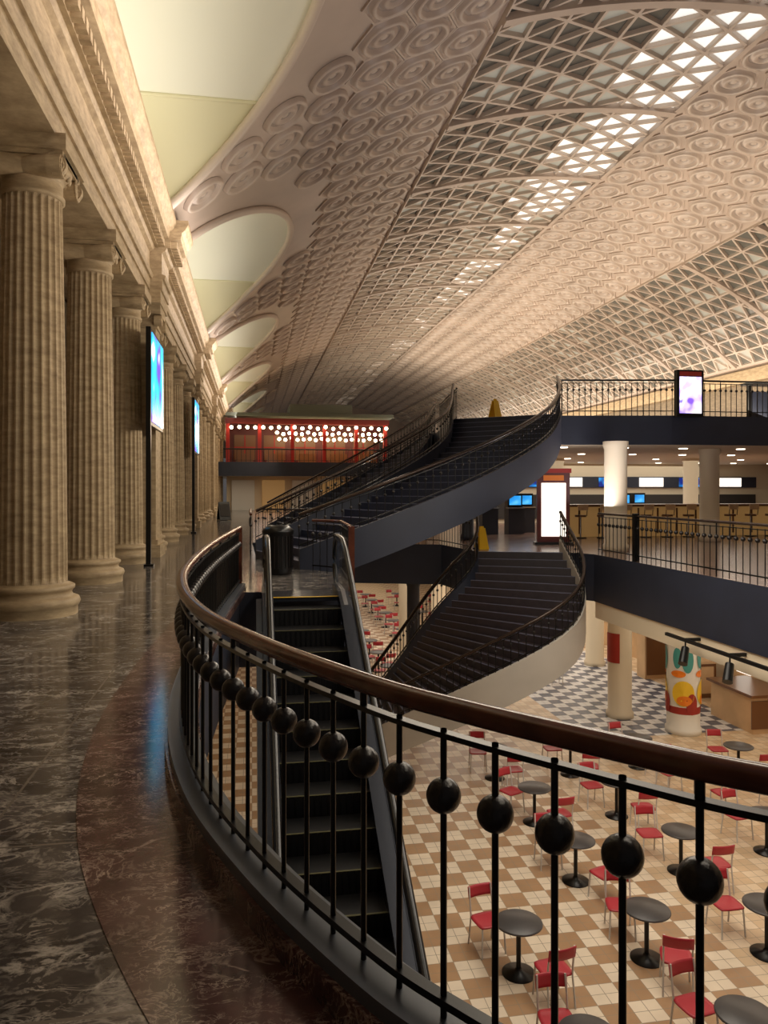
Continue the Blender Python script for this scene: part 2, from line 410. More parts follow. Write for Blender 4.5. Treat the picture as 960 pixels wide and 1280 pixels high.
def ionic_column():
    mb=MB(); r0,r1=0.43,0.365
    nf=24; per=6; n=nf*per
    zs=[0.42,0.5,0.9,2.2,3.6,4.8,5.42,5.48]
    vs=[]
    for z in zs:
        t=(z-0.42)/(5.48-0.42); r=r0+(r1-r0)*(t**1.5)
        for i in range(n):
            k=i%per; dep=[0,0,0.022,0.032,0.032,0.022][k]
            if z in(0.42,5.48): dep=0
            th=2*math.pi*i/n; rr=r-dep; vs.append((rr*math.cos(th),rr*math.sin(th),z))
    mb.add(vs,[(j*n+i,j*n+(i+1)%n,(j+1)*n+(i+1)%n,(j+1)*n+i) for j in range(len(zs)-1) for i in range(n)],M_stone)
    base=[(0.56,0.0),(0.56,0.10),(0.575,0.12),(0.595,0.17),(0.575,0.22),(0.54,0.235),(0.50,0.25),(0.485,0.29),(0.50,0.32),(0.525,0.34),(0.525,0.38),(0.49,0.40),(0.46,0.405),(0.44,0.43)]
    mb.lathe(base,(0,0,0),M_stone,40)
    neck=[(0.37,5.46),(0.40,5.47),(0.40,5.52),(0.375,5.54),(0.375,5.72),(0.40,5.74),(0.47,5.80),(0.49,5.86),(0.46,5.90)]
    mb.lathe(neck,(0,0,0),M_stone,40)
    mb.box((0,0,5.93),(0.98,0.98,0.06),M_stone); mb.box((0,0,6.06),(1.08,1.08,0.2),M_stone)
    for sx in(-1,1):
        for sy in(-1,1):
            cy,cz=sy*0.42,5.78
            mb.cyl((sx*0.30,cy,cz),(sx*0.47,cy,cz),0.15,M_stone,n=20)
            sp=[]
            for i in range(34):
                th=i*0.42; r=0.165*(1-i/38)
                sp.append((sx*0.475,cy-sy*r*math.sin(th),cz+r*math.cos(th)))
            for a,b in zip(sp[:-1],sp[1:]): mb.cyl(a,b,0.018,M_stone,n=6)
            mb.sph((sx*0.48,cy,cz),0.035,M_stone,8,6)
        mb.box((sx*0.44,0,5.92),(0.10,0.86,0.07),M_stone)
    for sy in(-1,1):
        mb.cyl((-0.32,sy*0.42,5.78),(0,sy*0.42,5.78),0.15,M_stone,r1=0.10,n=16)
        mb.cyl((0,sy*0.42,5.78),(0.32,sy*0.42,5.78),0.10,M_stone,r1=0.15,n=16)
        # volute scrolls also on the faces looking along the walkway
        for sx in(-1,1):
            sp=[]
            for i in range(30):
                th=i*0.42; r=0.15*(1-i/34)
                sp.append((sx*0.40-sx*r*math.sin(th),sy*0.50,5.78+r*math.cos(th)))
            for a,b in zip(sp[:-1],sp[1:]): mb.cyl(a,b,0.016,M_stone,n=6)
            mb.cyl((sx*0.40,sy*0.40,5.78),(sx*0.40,sy*0.495,5.78),0.135,M_stone,n=18)
    for i in range(18):
        th=2*math.pi*i/18; mb.sph((0.44*math.cos(th),0.44*math.sin(th),5.80),0.045,M_stone,6,4,(1,1,1.4))
    return mb
COLY=[7.1+3.6*k for k in range(-2,16)]
col=ionic_column().obj('ionic_column',(-2.86,COLY[0],0))
for y in COLY[1:]:
    dup(col,'ionic_column',(-2.86,y,0))
mb=MB()
mb.bb((-3.2,-0.55,0),(-2.2,0.55,0.3),M_stone); mb.bb((-3.2,-0.48,0.3),(-2.27,0.48,0.42),M_stone)
mb.bb((-3.2,-0.42,0.42),(-2.32,0.42,5.6),M_stone)
mb.bb((-3.2,-0.46,5.6),(-2.28,0.46,5.68),M_stone); mb.bb((-3.2,-0.44,5.85),(-2.28,0.44,5.93),M_stone); mb.bb((-3.2,-0.42,5.68),(-2.32,0.42,5.85),M_stone)
mb.bb((-3.2,-0.52,5.93),(-2.2,0.52,6.15),M_stone)
for sy in(-1,1): mb.cyl((-2.35,sy*0.42,5.79),(-2.17,sy*0.42,5.79),0.14,M_stone,n=16)
pl=mb.obj('stone_pilaster',(0,PY[1],0))
for p in [PY[0]]+PY[2:5]: dup(pl,'stone_pilaster',(0,p,0))

# ------------------------------------------------------------ level 0 floors
edge=catmull([(8.6,0.3,0),(6.2,0.1,0),(4.0,0.12,0),(2.3,0.62,0),(1.45,1.15,0),(1.07,1.46,0),(0.87,1.68,0),(0.59,2.03,0),(0.37,2.37,0),(0.04,3.07,0),(-0.25,3.92,0),(-0.44,5.02,0),(-0.51,6.43,0),(-0.44,8.95,0),(-0.2,12.4,0)],8)
mb=MB()
poly=[(p.x,p.y) for p in edge]+[(1.6,12.4),(1.75,15.0),(0.95,15.85),(0.1,18.7),(0,24.0),(0,62),(-6,62),(-6,-4),(8.6,-4)]
mb.prism(poly,-1.2,0.0,M_marble,M_navy,M_cream)
mb.obj('floor_balcony')
def offset(P,d):
    out=[]
    for i,p in enumerate(P):
        t=P[min(i+1,len(P)-1)]-P[max(i-1,0)]; t.z=0; t.normalize(); out.append(p+Vector((-t.y,t.x,0))*d)
    return out
mb=MB()
o1=offset(edge,0.04); o2=offset(edge,0.58)
if o2[60].length>edge[60].length:
    o1=offset(edge,-0.04); o2=offset(edge,-0.58)
nn=len(edge)
mb.add([(p.x,p.y,0.004) for p in o1]+[(p.x,p.y,0.004) for p in o2],[(i,i+1,nn+i+1,nn+i) for i in range(nn-1)],M_red)
mb.obj('floor_border')
up=lambda P,z:[p+Vector((0,0,z)) for p in P]
mb=MB()
mb.sweep(up(edge,0.0),rect(-0.11,0.0,0.11,0.10),M_red,smooth=False)
mb.obj('trim_curb_marble')
mb=MB()
mb.sweep(up(edge,0.10),rect(-0.09,0.0,0.09,0.05),M_curb,smooth=False)
railing(mb,up(edge,0.10),h=0.97,spacing=0.178,hr=0.036,br=0.0095,ball=0.05,ballz=0.68,base=0.1,detail=12)
e=edge[-1]
mb.box((e.x,e.y,0.52),(0.09,0.09,1.04),M_wood)
mb.obj('balcony_railing')
mb=MB()
railing(mb,resample([Vector((1.6,12.4,0)),Vector((1.7,14.6,0)),Vector((1.2,15.2,0))],12),spacing=0.2,hr=0.035,ball=0.04,detail=8)
mb.box((1.6,12.35,0.52),(0.1,0.1,1.06),M_wood)
mb.obj('landing_railing')
mb=MB()
railing(mb,resample([Vector((-0.03,19.2,0)),Vector((-0.05,21,0)),Vector((-0.05,24,0))],12),spacing=0.25,ball=0.04,detail=8)
mb.obj('landing_railing')

mb=MB()
poly=[(8.6,-4),(8.6,18.2),(8.05,19.0),(5.9,19.6),(5.6,22.2),(0.02,24.0),(0.02,62),(27,62),(27,-4)]
mb.prism(poly,-1.2,0.0,M_pink,M_navy,M_cream)
mb.obj('floor_concourse')
mb=MB()
mb.bb((8.64,-4,-1.62),(8.9,18.2,-1.2),M_cream)
mb.obj('trim_soffit_edge')
mb=MB()
railing(mb,resample([Vector((8.68,0.4,0)),Vector((8.68,18.1,0))],40),spacing=0.2,hr=0.03,br=0.009,ball=0.045,detail=8,postevery=8,hm=M_srail)
for y in (16.2,11.5): mb.box((8.68,y,0.55),(0.12,0.12,1.1),M_black)
mb.obj('concourse_railing')
mb=MB()
railing(mb,resample([Vector((5.75,19.7,0)),Vector((5.5,22.2,0)),Vector((0.2,23.95,0))],30),spacing=0.22,hr=0.03,ball=0.04,detail=8,hm=M_srail)
mb.obj('concourse_railing')

# ------------------------------------------------------------ upper platform
mb=MB()
poly=[(6.2,22.9),(8.7,20.9),(12,20.3),(27,20.0),(27,60),(11,60)]
mb.prism(poly,2.95,3.8,M_pink,M_navy,M_cream)
mb.obj('floor_mezzanine')
mb=MB()
railing(mb,resample([Vector((8.9,20.95,3.8)),Vector((12,20.4,3.8)),Vector((27,20.1,3.8))],50),spacing=0.17,hr=0.03,br=0.011,ball=0.04,detail=8,wood=False,postevery=7)
mb.obj('mezzanine_railing')
mb=MB()
railing(mb,resample([Vector((6.35,23.2,3.8)),Vector((6.95,27.8,3.8))],8),spacing=0.25,hr=0.03,ball=0,detail=8,wood=False)
railing(mb,resample([Vector((7.6,31.9,3.8)),Vector((8.4,38,3.8))],8),spacing=0.25,hr=0.03,ball=0,detail=8,wood=False)
mb.obj('mezzanine_railing')

# ------------------------------------------------------------ stairs
def stairs(name,outer,inner,n,z0,z1,mt,mo,mi,drop=0.62,rise=0.25,woodrail=False,railh=0.92):
    O=resample(catmull([(x,y,0) for x,y in outer],12),n); I=resample(catmull([(x,y,0) for x,y in inner],12),n)
    mb=MB(); dz=(z1-z0)/n
    for i in range(n):
        z=z0+dz*(i+1) if dz>0 else z0+dz*i
        a,b,c,d=O[i],O[i+1],I[i+1],I[i]
        mb.prism([(a.x,a.y),(b.x,b.y),(c.x,c.y),(d.x,d.y)],z-abs(dz)-0.06,z,mt)
        e0,e1=(a,d) if dz>0 else (b,c)
        t=(b-a).normalized()*(0.05 if dz>0 else -0.05); t2=(c-d).normalized()*(0.05 if dz>0 else -0.05)
        mb.prism([(e0.x,e0.y),((e0+t).x,(e0+t).y),((e1+t2).x,(e1+t2).y),(e1.x,e1.y)],z,z+0.012,M_nose)
    Z=[z0+dz*i for i in range(n+1)]
    for P,Q,m in((O,I,mo),(I,O,mi)):
        corners=[]
        for p,q,z in zip(P,Q,Z):
            w=(p-q).normalized()*0.07
            corners.append([(p.x,p.y,z-drop),(p.x+w.x,p.y+w.y,z-drop),(p.x+w.x,p.y+w.y,z+rise),(p.x,p.y,z+rise)])
        for j in range(4):
            vs=[]
            for c4 in corners: vs+=[c4[j],c4[(j+1)%4]]
            mb.add(vs,[(i*2,i*2+1,i*2+3,i*2+2) for i in range(n)],m,True)
        mb.add(corners[0],[(0,1,2,3)],m); mb.add(corners[-1],[(0,1,2,3)],m)
    vs=[]
    for p,q,z in zip(O,I,Z): vs+=[(p.x,p.y,z-drop+0.03),(q.x,q.y,z-drop+0.03)]
    mb.add(vs,[(i*2,i*2+1,i*2+3,i*2+2) for i in range(n)],M_cream,True)
    for P,Q in((O,I),(I,O)):
        path=[Vector((p.x,p.y,z+rise))+(p-q).normalized()*0.03 for p,q,z in zip(P,Q,Z)]
        railing(mb,path,h=railh,spacing=0.19,hr=0.04,br=0.011,ball=0.0,base=0.08,detail=8,wood=woodrail,hm=M_srail)
        for q in resample(path,int(plen(path)/0.19)): mb.sph(q+Vector((0,0,railh*0.62)),0.035,M_iron,8,5)
    return mb.obj(name)
stairs('curved_staircase',[(0.95,15.8),(2.6,15.6),(4.9,16.1),(6.9,17.5),(8.1,19.3),(8.7,20.9)],[(0.1,18.7),(2.9,18.9),(5.2,20.4),(6.2,22.9)],23,0,3.8,M_tread,M_navy,M_navy,drop=0.38,rise=0.42,railh=0.75)
stairs('curved_staircase',[(8.0,19.0),(7.75,17.0),(6.9,16.0),(5.4,16.2),(3.6,17.7),(2.1,19.6)],[(5.95,19.6),(5.8,19.1),(5.4,18.9),(4.8,19.2),(3.9,20.7),(3.0,22.2)],31,0,-5.35,M_ltread,M_greyfascia,M_navy,drop=0.5,rise=0.35,woodrail=True,railh=0.75)
stairs('curved_staircase',[(1.0,27.0),(3.6,26.0),(5.8,26.8),(6.95,28.6)],[(0.6,30.4),(3.2,29.6),(5.4,30.2),(7.3,31.3)],20,0,3.8,M_tread,M_navy,M_navy,drop=0.4)

# ------------------------------------------------------------ escalator
mb=MB(); ex=0.80; yt=11.6; sl=math.tan(math.radians(30)); run=5.35/sl
def ez(y):
    return 0 if y>=yt else max(-5.35,-(yt-y)*sl)
ns_=int(run/0.4)
for i in range(ns_+1):
    y=yt-i*0.4; z=ez(y-0.2)
    mb.bb((ex-0.5,y-0.4,z-0.3),(ex+0.5,y,z),M_step)
    mb.bb((ex-0.5,y-0.4,z),(ex+0.5,y-0.375,z+0.004),M_stepedge)
    for k in range(14):
        xx=ex-0.48+k*0.071; mb.bb((xx,y-0.405,z-0.22),(xx+0.02,y-0.4,z-0.005),M_black)
mb.bb((ex-0.52,yt,-0.05),(ex+0.52,yt+0.8,0.015),M_eskirt)
mb.bb((ex-0.5,yt-0.03,0.015),(ex+0.5,yt+0.03,0.02),M_yellow)
path=[(12.35,0),(11.9,0),(11.6,-0.02),(11.2,-0.16)]+[(11.2-k*0.5,-0.16-k*0.5*sl) for k in range(1,18)]+[(2.0,-5.3),(1.2,-5.35)]
for sx in(-1,1):
    x=ex+sx*0.57
    P=[Vector((x,y,z)) for y,z in path]
    vs=[]
    for p in P: vs+=[(x,p.y,p.z+0.05),(x,p.y,p.z+0.88)]
    mb.add(vs,[(i*2,i*2+1,i*2+3,i*2+2) for i in range(len(P)-1)],M_eglass)
    mb.sweep([p+Vector((0,0,0.9)) for p in P],circ(0.04,10,1.1,0.8),M_rubber)
    mb.sweep([p+Vector((0,0,0.86)) for p in P],rect(-0.026,-0.02,0.026,0.02),M_steel,smooth=False)
    mb.sweep([p+Vector((0,0,0.0)) for p in P],rect(-0.08,-0.04,0.08,0.12),M_eskirt,smooth=False)
    mb.sweep([p+Vector((0,0,0.12)) for p in P],rect(-0.03,0,0.03,0.015),M_steel,smooth=False)
    mb.sweep([p+Vector((sx*0.13,0,-0.3)) for p in P[2:]],rect(-0.04,-0.55,0.04,0.36),M_eskirt,smooth=False)
    c=Vector((x,12.35,0.5)); arc=[c+Vector((0,0.4*math.sin(t),0.4*math.cos(t))) for t in [math.pi*i/12 for i in range(13)]]
    mb.sweep(arc,circ(0.04,10),M_rubber)
    mb.sweep([(x,yy,0.5) for yy in(12.35,12.68)],rect(-0.008,-0.38,0.008,0.38),M_eglass,smooth=False)
mb.sweep([Vector((ex,y,z-0.8)) for y,z in path[2:]],rect(-0.7,-0.05,0.7,0.0),M_navy,smooth=False)
mb.obj('escalator')

# ------------------------------------------------------------ lower level
mb=MB()
def quad(x0,y0,x1,y1,m,z=-5.35): mb.bb((x0,y0,z-0.2),(x1,y1,z),m)
quad(-3,-4,7.14,62,M_check); quad(7.14,-4,9.24,62,M_cream_t); quad(9.24,-4,27,20,M_cream_t); quad(9.24,20,14.5,31,M_bw); quad(14.5,20,27,31,M_cream_t); quad(9.24,31,27,62,M_check)
mb.obj('floor_food_court')
mb=MB(); mb.bb((-2.2,-4,-5.35),(-1.9,62,-1.2),M_lwall); mb.obj('wall_lower_left')
mb=MB(); mb.bb((-2,62,-5.35),(27,62.3,2.95),M_lwall); mb.obj('wall_lower_far')
mb=MB(); mb.bb((15.8,-4,-5.35),(16.1,62,-1.2),M_lwall)
for k in range(9):
    y=4+k*5
    mb.bb((15.7,y,-5.35),(15.8,y+3.8,-2.2),M_shop); mb.bb((15.6,y,-2.2),(15.8,y+3.8,-1.6),M_maroon if k%2 else M_darkwall)
    for q in range(4): mb.bb((15.67,y+0.2+q*0.9,-4.3),(15.7,y+0.9+q*0.9,-2.5),M_whitepanel if (q+k)%3==0 else M_lwall)
mb.obj('wall_lower_right')
def ccol(name,x,y,z0,z1,r,m,band=None):
    mb=MB(); mb.lathe([(0,0),(r*1.15,0),(r*1.15,0.15),(r,0.2),(r,z1-z0-0.2),(r*1.12,z1-z0-0.12),(r*1.12,z1-z0)],(0,0,0),m,28)
    if band:
        # curved sign wrapped around the left half of the column
        vs=[]
        for i in range(9):
            th=math.pi*(0.85+0.5*i/8)
            for z in(1.7,2.6): vs.append((r*1.04*math.cos(th),r*1.04*math.sin(th),z))
        mb.add(vs,[(2*i,2*i+1,2*i+3,2*i+2) for i in range(8)],band,True)
    return mb.obj(name,(x,y,z0))
ccol('round_column',11.2,21.9,-5.35,-1.2,0.36,M_cream,M_redp)
LCOL=((13.5,28.5),(6.2,30.1),(9,36.2),(3,38),(14.2,34),(11.5,44),(1.5,31.3))
for x,y in LCOL: ccol('round_column',x,y,-5.35,-1.2,0.36,M_cream)
for x,y in((9.7,19.2),(14.5,22.3),(12.5,30),(18,29),(22.4,22.8)): ccol('round_column',x,y,0,2.95,0.3,M_cream)
for x,y in((7.0,24.2),(5.0,23.4)): ccol('steel_column',x,y,-5.35 if x<6 else 0,-1.2 if x<6 else 2.95,0.2,M_navy)

mb=MB()
mb.lathe([(0,0),(0.5,0),(0.5,0.15),(0.46,0.18),(0.46,0.6)],(0,0,0),M_whitep,32)
mb.lathe([(0.46,0.6),(0.46,0.8)],(0,0,0),M_redp,32)
mb.lathe([(0.46,0.8),(0.46,2.4)],(0,0,0),M_whitep,32)
mb.lathe([(0.46,2.4),(0.46,2.65),(0.5,2.68),(0.5,2.8),(0,2.85)],(0,0,0),M_whitep,32)
def patch(th0,zc,w,h,m,rr):
    vs=[(rr*math.cos(th0),rr*math.sin(th0),zc)]
    for i in range(20):
        a=2*math.pi*i/20; t=th0+w*math.cos(a)/0.46; vs.append((rr*math.cos(t),rr*math.sin(t),zc+h*math.sin(a)))
    mb.add(vs,[(0,1+i,1+(i+1)%20) for i in range(20)],m)
for t0 in(-2.1,-0.6,1.0,2.5):
    patch(t0,1.2,0.30,0.36,M_yelp,0.485); patch(t0+0.05,1.0,0.2,0.14,M_orange,0.492); patch(t0-0.3,1.75,0.2,0.1,M_orange,0.482); patch(t0+0.25,2.15,0.16,0.36,M_tealp,0.482); patch(t0-0.35,2.2,0.12,0.3,M_tealp,0.482); patch(t0+0.5,0.9,0.16,0.3,M_redp,0.484)
mb.obj('advertising_column',(12.3,20.2,-5.35))

mb=MB()
mb.lathe([(0,0.72),(0.33,0.72),(0.345,0.73),(0.345,0.745),(0.33,0.755),(0,0.755)],(0,0,0),M_tabletop,36)
mb.cyl((0,0,0.03),(0,0,0.72),0.035,M_black,n=14)
mb.lathe([(0.24,0.0),(0.24,0.02),(0.06,0.05),(0.04,0.09)],(0,0,0),M_black,28)
mb.lathe([(0.04,0.66),(0.13,0.71),(0.13,0.72)],(0,0,0),M_black,16)
tb=mb.obj('cafe_table',(3.8,10.5,-5.35))
mb=MB()
for sx in(-1,1):
    mb.cyl((sx*0.20,0.20,0),(sx*0.18,0.17,0.44),0.014,M_chrome,n=8)
    pts=[(sx*0.20,-0.24,0),(sx*0.19,-0.18,0.44),(sx*0.19,-0.20,0.60),(sx*0.185,-0.245,0.86)]
    for a,b in zip(pts[:-1],pts[1:]): mb.cyl(a,b,0.014,M_chrome,n=8)
    mb.cyl((sx*0.19,-0.18,0.43),(sx*0.18,0.18,0.43),0.011,M_chrome,n=8)
mb.cyl((-0.18,0.17,0.43),(0.18,0.17,0.43),0.011,M_chrome,n=8); mb.cyl((-0.19,-0.18,0.43),(0.19,-0.18,0.43),0.011,M_chrome,n=8)
vs=[];N_=8
for j in range(N_+1):
    for i in range(N_+1):
        u=i/N_*2-1;v=j/N_*2-1; e=1-0.10*(abs(v)**4); f=1-0.10*(abs(u)**4)
        vs.append((u*0.215*e,v*0.205*f,0.455-0.018*(1-u*u)*(1-v*v)))
top=len(vs); vs+= [(x,y,z-0.022) for x,y,z in vs]
g=lambda i,j:j*(N_+1)+i
fs=[(g(i,j),g(i+1,j),g(i+1,j+1),g(i,j+1)) for i in range(N_) for j in range(N_)]
fs+=[tuple(top+k for k in f) for f in fs]
for i in range(N_):
    for a,b in((g(i,0),g(i+1,0)),(g(i,N_),g(i+1,N_)),(g(0,i),g(0,i+1)),(g(N_,i),g(N_,i+1))): fs.append((a,b,b+top,a+top))
mb.add(vs,fs,M_seat,True)
vs=[];fs=[]
for j in range(5):
    for i in range(9):
        u=i/4-1; z=0.70+0.16*j/4; vs.append((u*0.205,-0.215-0.03*(j/4)-0.03*(1-u*u),z))
top=len(vs); vs+=[(x,y-0.018,z) for x,y,z in vs]; g=lambda i,j:j*9+i
f0=[(g(i,j),g(i+1,j),g(i+1,j+1),g(i,j+1)) for i in range(8) for j in range(4)]
fs=f0+[tuple(top+k for k in f) for f in f0]
for i in range(8):
    for j in(0,4): fs.append((g(i,j),g(i+1,j),g(i+1,j)+top,g(i,j)+top))
for j in range(4):
    for i in(0,8): fs.append((g(i,j),g(i,j+1),g(i,j+1)+top,g(i,j)+top))
mb.add(vs,fs,M_seat,True)
ch=mb.obj('dining_chair',(3.65,11.15,-5.35),math.pi+0.2)
first=True
def tset(x,y,tilt=None):
    global first
    t=random.uniform(-0.2,0.2) if tilt is None else tilt
    if not first: dup(tb,'cafe_table',(x,y,-5.35))
    for s in(1,-1):
        dx,dy=-0.2*s+0.0,0.66*s
        dx,dy=dx*math.cos(t)-dy*math.sin(t),dx*math.sin(t)+dy*math.cos(t)
        if first and s==1:
            ch.location=(x+dx,y+dy,-5.35); continue
        dup(ch,'dining_chair',(x+dx,y+dy,-5.35),(math.pi if s==1 else 0)+t+random.uniform(-0.3,0.3))
    first=False
tset(3.8,10.5,0.1)
for x,y in((5.8,10.5),(7.75,12.8),(7.7,15.2),(5.85,15.2),(5.8,17.7),(3.8,8.2),(5.8,8.2),(7.65,10.3),(5.7,12.8),(7.7,8.1),(7.7,17.6),(5.6,5.8),(3.8,5.6),
            (9.8,13.2),(9.8,15.6),(11.6,14.4),(9.7,10.6),(11.6,12),(9.6,17.8),(11.7,16.8)): tset(x,y)
for i in range(6):
    for j in range(9):
        x,y=1.0+i*1.9,26.6+j*2.3
        if all((x-a)**2+(y-b)**2>2.3 for a,b in LCOL): tset(x,y)
mb=MB(); mb.bb((14.1,19.6,-5.35),(15.3,21.6,-4.3),M_shop); mb.bb((14.0,19.5,-4.3),(15.4,21.7,-4.22),M_bottles); mb.bb((14.05,19.56,-5.2),(15.2,19.6,-4.4),M_bottles); mb.obj('service_counter')
mb=MB(); mb.bb((14.3,26,-5.35),(15.3,26.6,-3.6),M_shop); mb.bb((14.35,25.95,-5.2),(15.25,26,-3.7),M_bottles); mb.bb((14.2,25.9,-3.6),(15.4,26.7,-3.5),M_bottles); mb.obj('menu_cabinet')
mb=MB(); mb.bb((14.5,23.3,-5.35),(15.4,24.1,-4.2),M_bottles); mb.bb((14.45,23.25,-4.2),(15.45,24.15,-4.12),M_shop); mb.bb((14.6,23.28,-5.2),(15.3,23.3,-4.3),M_shop); mb.obj('waste_station')
for x,y in((12.2,21.2),(13.6,22.6),(11.0,25.5)):
    mb=MB(); mb.cyl((x,y,-1.2),(x,y,-1.75),0.012,M_black,n=6); mb.sph((x,y,-1.93),0.17,M_down,16,10,(1,1,1.1)); mb.cyl((x,y,-1.72),(x,y,-1.8),0.06,M_black); mb.obj('pendant_lamp')
mb=MB(); mb.bb((8.3,10.5,-1.32),(8.36,14.3,-1.26),M_black)
for y in(11,12.2,13.6):
    mb.bb((8.35,y-0.03,-1.31),(8.64,y+0.03,-1.25),M_black)
    mb.cyl((8.33,y,-1.3),(8.33,y,-1.45),0.015,M_black,n=6); mb.cyl((8.36,y+0.05,-1.45),(8.2,y-0.12,-1.72),0.075,M_black,n=14,r1=0.09)
mb.obj('track_light_rail')
mb=MB()
for x in range(10,16,3):
    for y in range(4,60,4): mb.cyl((x,y,-1.2),(x,y,-1.215),0.12,M_down,n=14)
for x in(1,4,7):
    for y in range(26,60,5): mb.cyl((x,y,-1.2),(x,y,-1.215),0.12,M_down,n=14)
mb.obj('recessed_downlights')
mb=MB()
for x in range(9,27,2):
    for y in range(22,58,4):
        if x>7+0.12*(y-22): mb.cyl((x+(y%3)*0.4,y,2.95),(x+(y%3)*0.4,y,2.93),0.13,M_down,n=14)
mb.obj('recessed_downlights')

# ------------------------------------------------------------ concourse furniture (level 0)
mb=MB()
mb.bb((-0.48,-0.1,0),(0.48,0.1,2.15),M_maroon); mb.bb((-0.36,-0.125,0.25),(0.36,-0.1,1.85),M_whitepanel); mb.bb((-0.52,-0.14,2.15),(0.52,0.14,2.28),M_redpaint); mb.bb((-0.56,-0.2,0),(0.56,0.2,0.08),M_black)
mb.bb((-0.3,-0.13,1.92),(0.3,-0.1,2.08),M_orange)
mb.obj('poster_kiosk',(8.9,21.6,0),-0.25)
mb=MB()
mb.bb((10.5,25.0,0),(22,25.6,1.05),M_counter); mb.bb((10.3,24.8,1.05),(22.2,25.8,1.13),M_bottles)
for k in range(16): mb.bb((10.5+k*0.74,24.96,0.1),(10.55+k*0.74,25.0,1.0),M_bottles)
mb.obj('bar_counter')
mb=MB()
mb.cyl((0,0,0),(0,0,0.03),0.2,M_black,n=18); mb.cyl((0,0,0.03),(0,0,0.72),0.025,M_steel,n=10); mb.cyl((0,0,0.72),(0,0,0.79),0.19,M_bottles,n=20); mb.box((0,-0.2,1.05),(0.36,0.03,0.2),M_shop)
mb.cyl((-0.15,-0.17,0.76),(-0.15,-0.2,1.0),0.012,M_black,n=6); mb.cyl((0.15,-0.17,0.76),(0.15,-0.2,1.0),0.012,M_black,n=6)
st=mb.obj('bar_stool',(11,24.3,0))
for k in range(1,14): dup(st,'bar_stool',(11+0.8*k,24.3,0))
mb=MB(); mb.bb((9,36,0),(27,36.2,2.95),M_cream)
mb.bb((10,35.9,0.2),(26,36,1.4),M_darkwall); mb.bb((10,35.85,1.75),(26,36,2.3),M_navy)
for k in range(7): mb.bb((10.6+k*2.2,35.8,1.8),(11.9+k*2.2,35.85,2.25),M_blue if k%2 else M_whitepanel)
mb.obj('wall_concourse_shops')
for x,y in((8.6,27),(9.6,27),(10.4,28),(15.5,30),(17,31.5)):
    mb=MB(); mb.bb((-0.3,-0.25,0),(0.3,0.25,1.0),M_navy); mb.bb((-0.28,-0.1,1.0),(0.28,0.25,1.5),M_black); mb.bb((-0.22,-0.12,1.08),(0.22,-0.1,1.42),M_blue); mb.bb((-0.32,-0.3,0.95),(0.32,0.0,1.0),M_steel); mb.obj('ticket_machine',(x,y,0))
mb=MB(); mb.lathe([(0,0),(0.27,0),(0.27,0.05),(0.29,0.1),(0.29,0.78),(0.31,0.8),(0.31,0.86),(0.2,0.95),(0.14,0.95),(0.14,0.85)],(0,0,0),M_black,24)
for i in range(24):
    th=2*math.pi*i/24; mb.box((0.295*math.cos(th),0.295*math.sin(th),0.44),(0.015,0.02,0.62),M_iron,rz=th)
mb.obj('litter_bin',(0.5,15.0,0))
def display(y,name='digital_display'):
    mb=MB(); mb.bb((-0.12,0,0),(-0.02,0.12,5.15),M_black); mb.bb((-0.10,0.12,3.05),(-0.03,2.35,5.15),M_black)
    mb.bb((-0.03,0.2,3.13),(-0.01,2.28,5.07),M_teal); mb.bb((-0.16,-0.04,0),(0.04,0.2,0.05),M_black)
    return mb.obj(name,(-2.12,y,0))
display(16.9); display(29.6)
mb=MB()
for s in(-1,1): mb.box((0,s*0.18,0.5),(0.6,0.03,1.02),M_black,rx=s*0.33)
mb.box((0,-0.21,0.55),(0.5,0.012,0.7),M_darkwall,rx=-0.33)
mb.obj('a_frame_sign',(-1.5,42,0),0.3)
def wet(loc,rz=0):
    mb=MB()
    for s in(-1,1):
        mb.add([(-0.15,s*0.14,0),(0.15,s*0.14,0),(0.09,s*0.02,0.58),(-0.09,s*0.02,0.58),(-0.15,s*0.17,0),(0.15,s*0.17,0),(0.09,s*0.05,0.58),(-0.09,s*0.05,0.58)],[(0,1,2,3),(4,5,6,7),(0,1,5,4),(1,2,6,5),(2,3,7,6),(3,0,4,7)],M_yellow)
    mb.box((0,0,0.6),(0.12,0.05,0.06),M_yellow); mb.obj('wet_floor_sign',loc,rz)
wet((7.35,22.4,3.8),0.5); wet((6.3,20.4,0.0),0.2)
mb=MB(); mb.bb((-0.42,-0.08,0),(0.42,0.08,1.35),M_black); mb.bb((-0.34,-0.1,0.1),(0.34,-0.08,1.15),M_purple); mb.bb((-0.34,-0.1,1.18),(0.34,-0.08,1.3),M_redp); mb.obj('advertising_screen',(12.45,20.15,3.75))
mb=MB()
for x in(-1.2,0,1.2): mb.bb((x-0.05,-0.05,0),(x+0.05,0.05,1.25),M_black)
mb.bb((-1.3,-0.3,1.2),(1.3,0.3,1.27),M_black); mb.bb((-1.25,-0.02,0.0),(1.25,0.02,1.0),M_navy)
mb.obj('host_stand',(16.9,22.0,3.8))

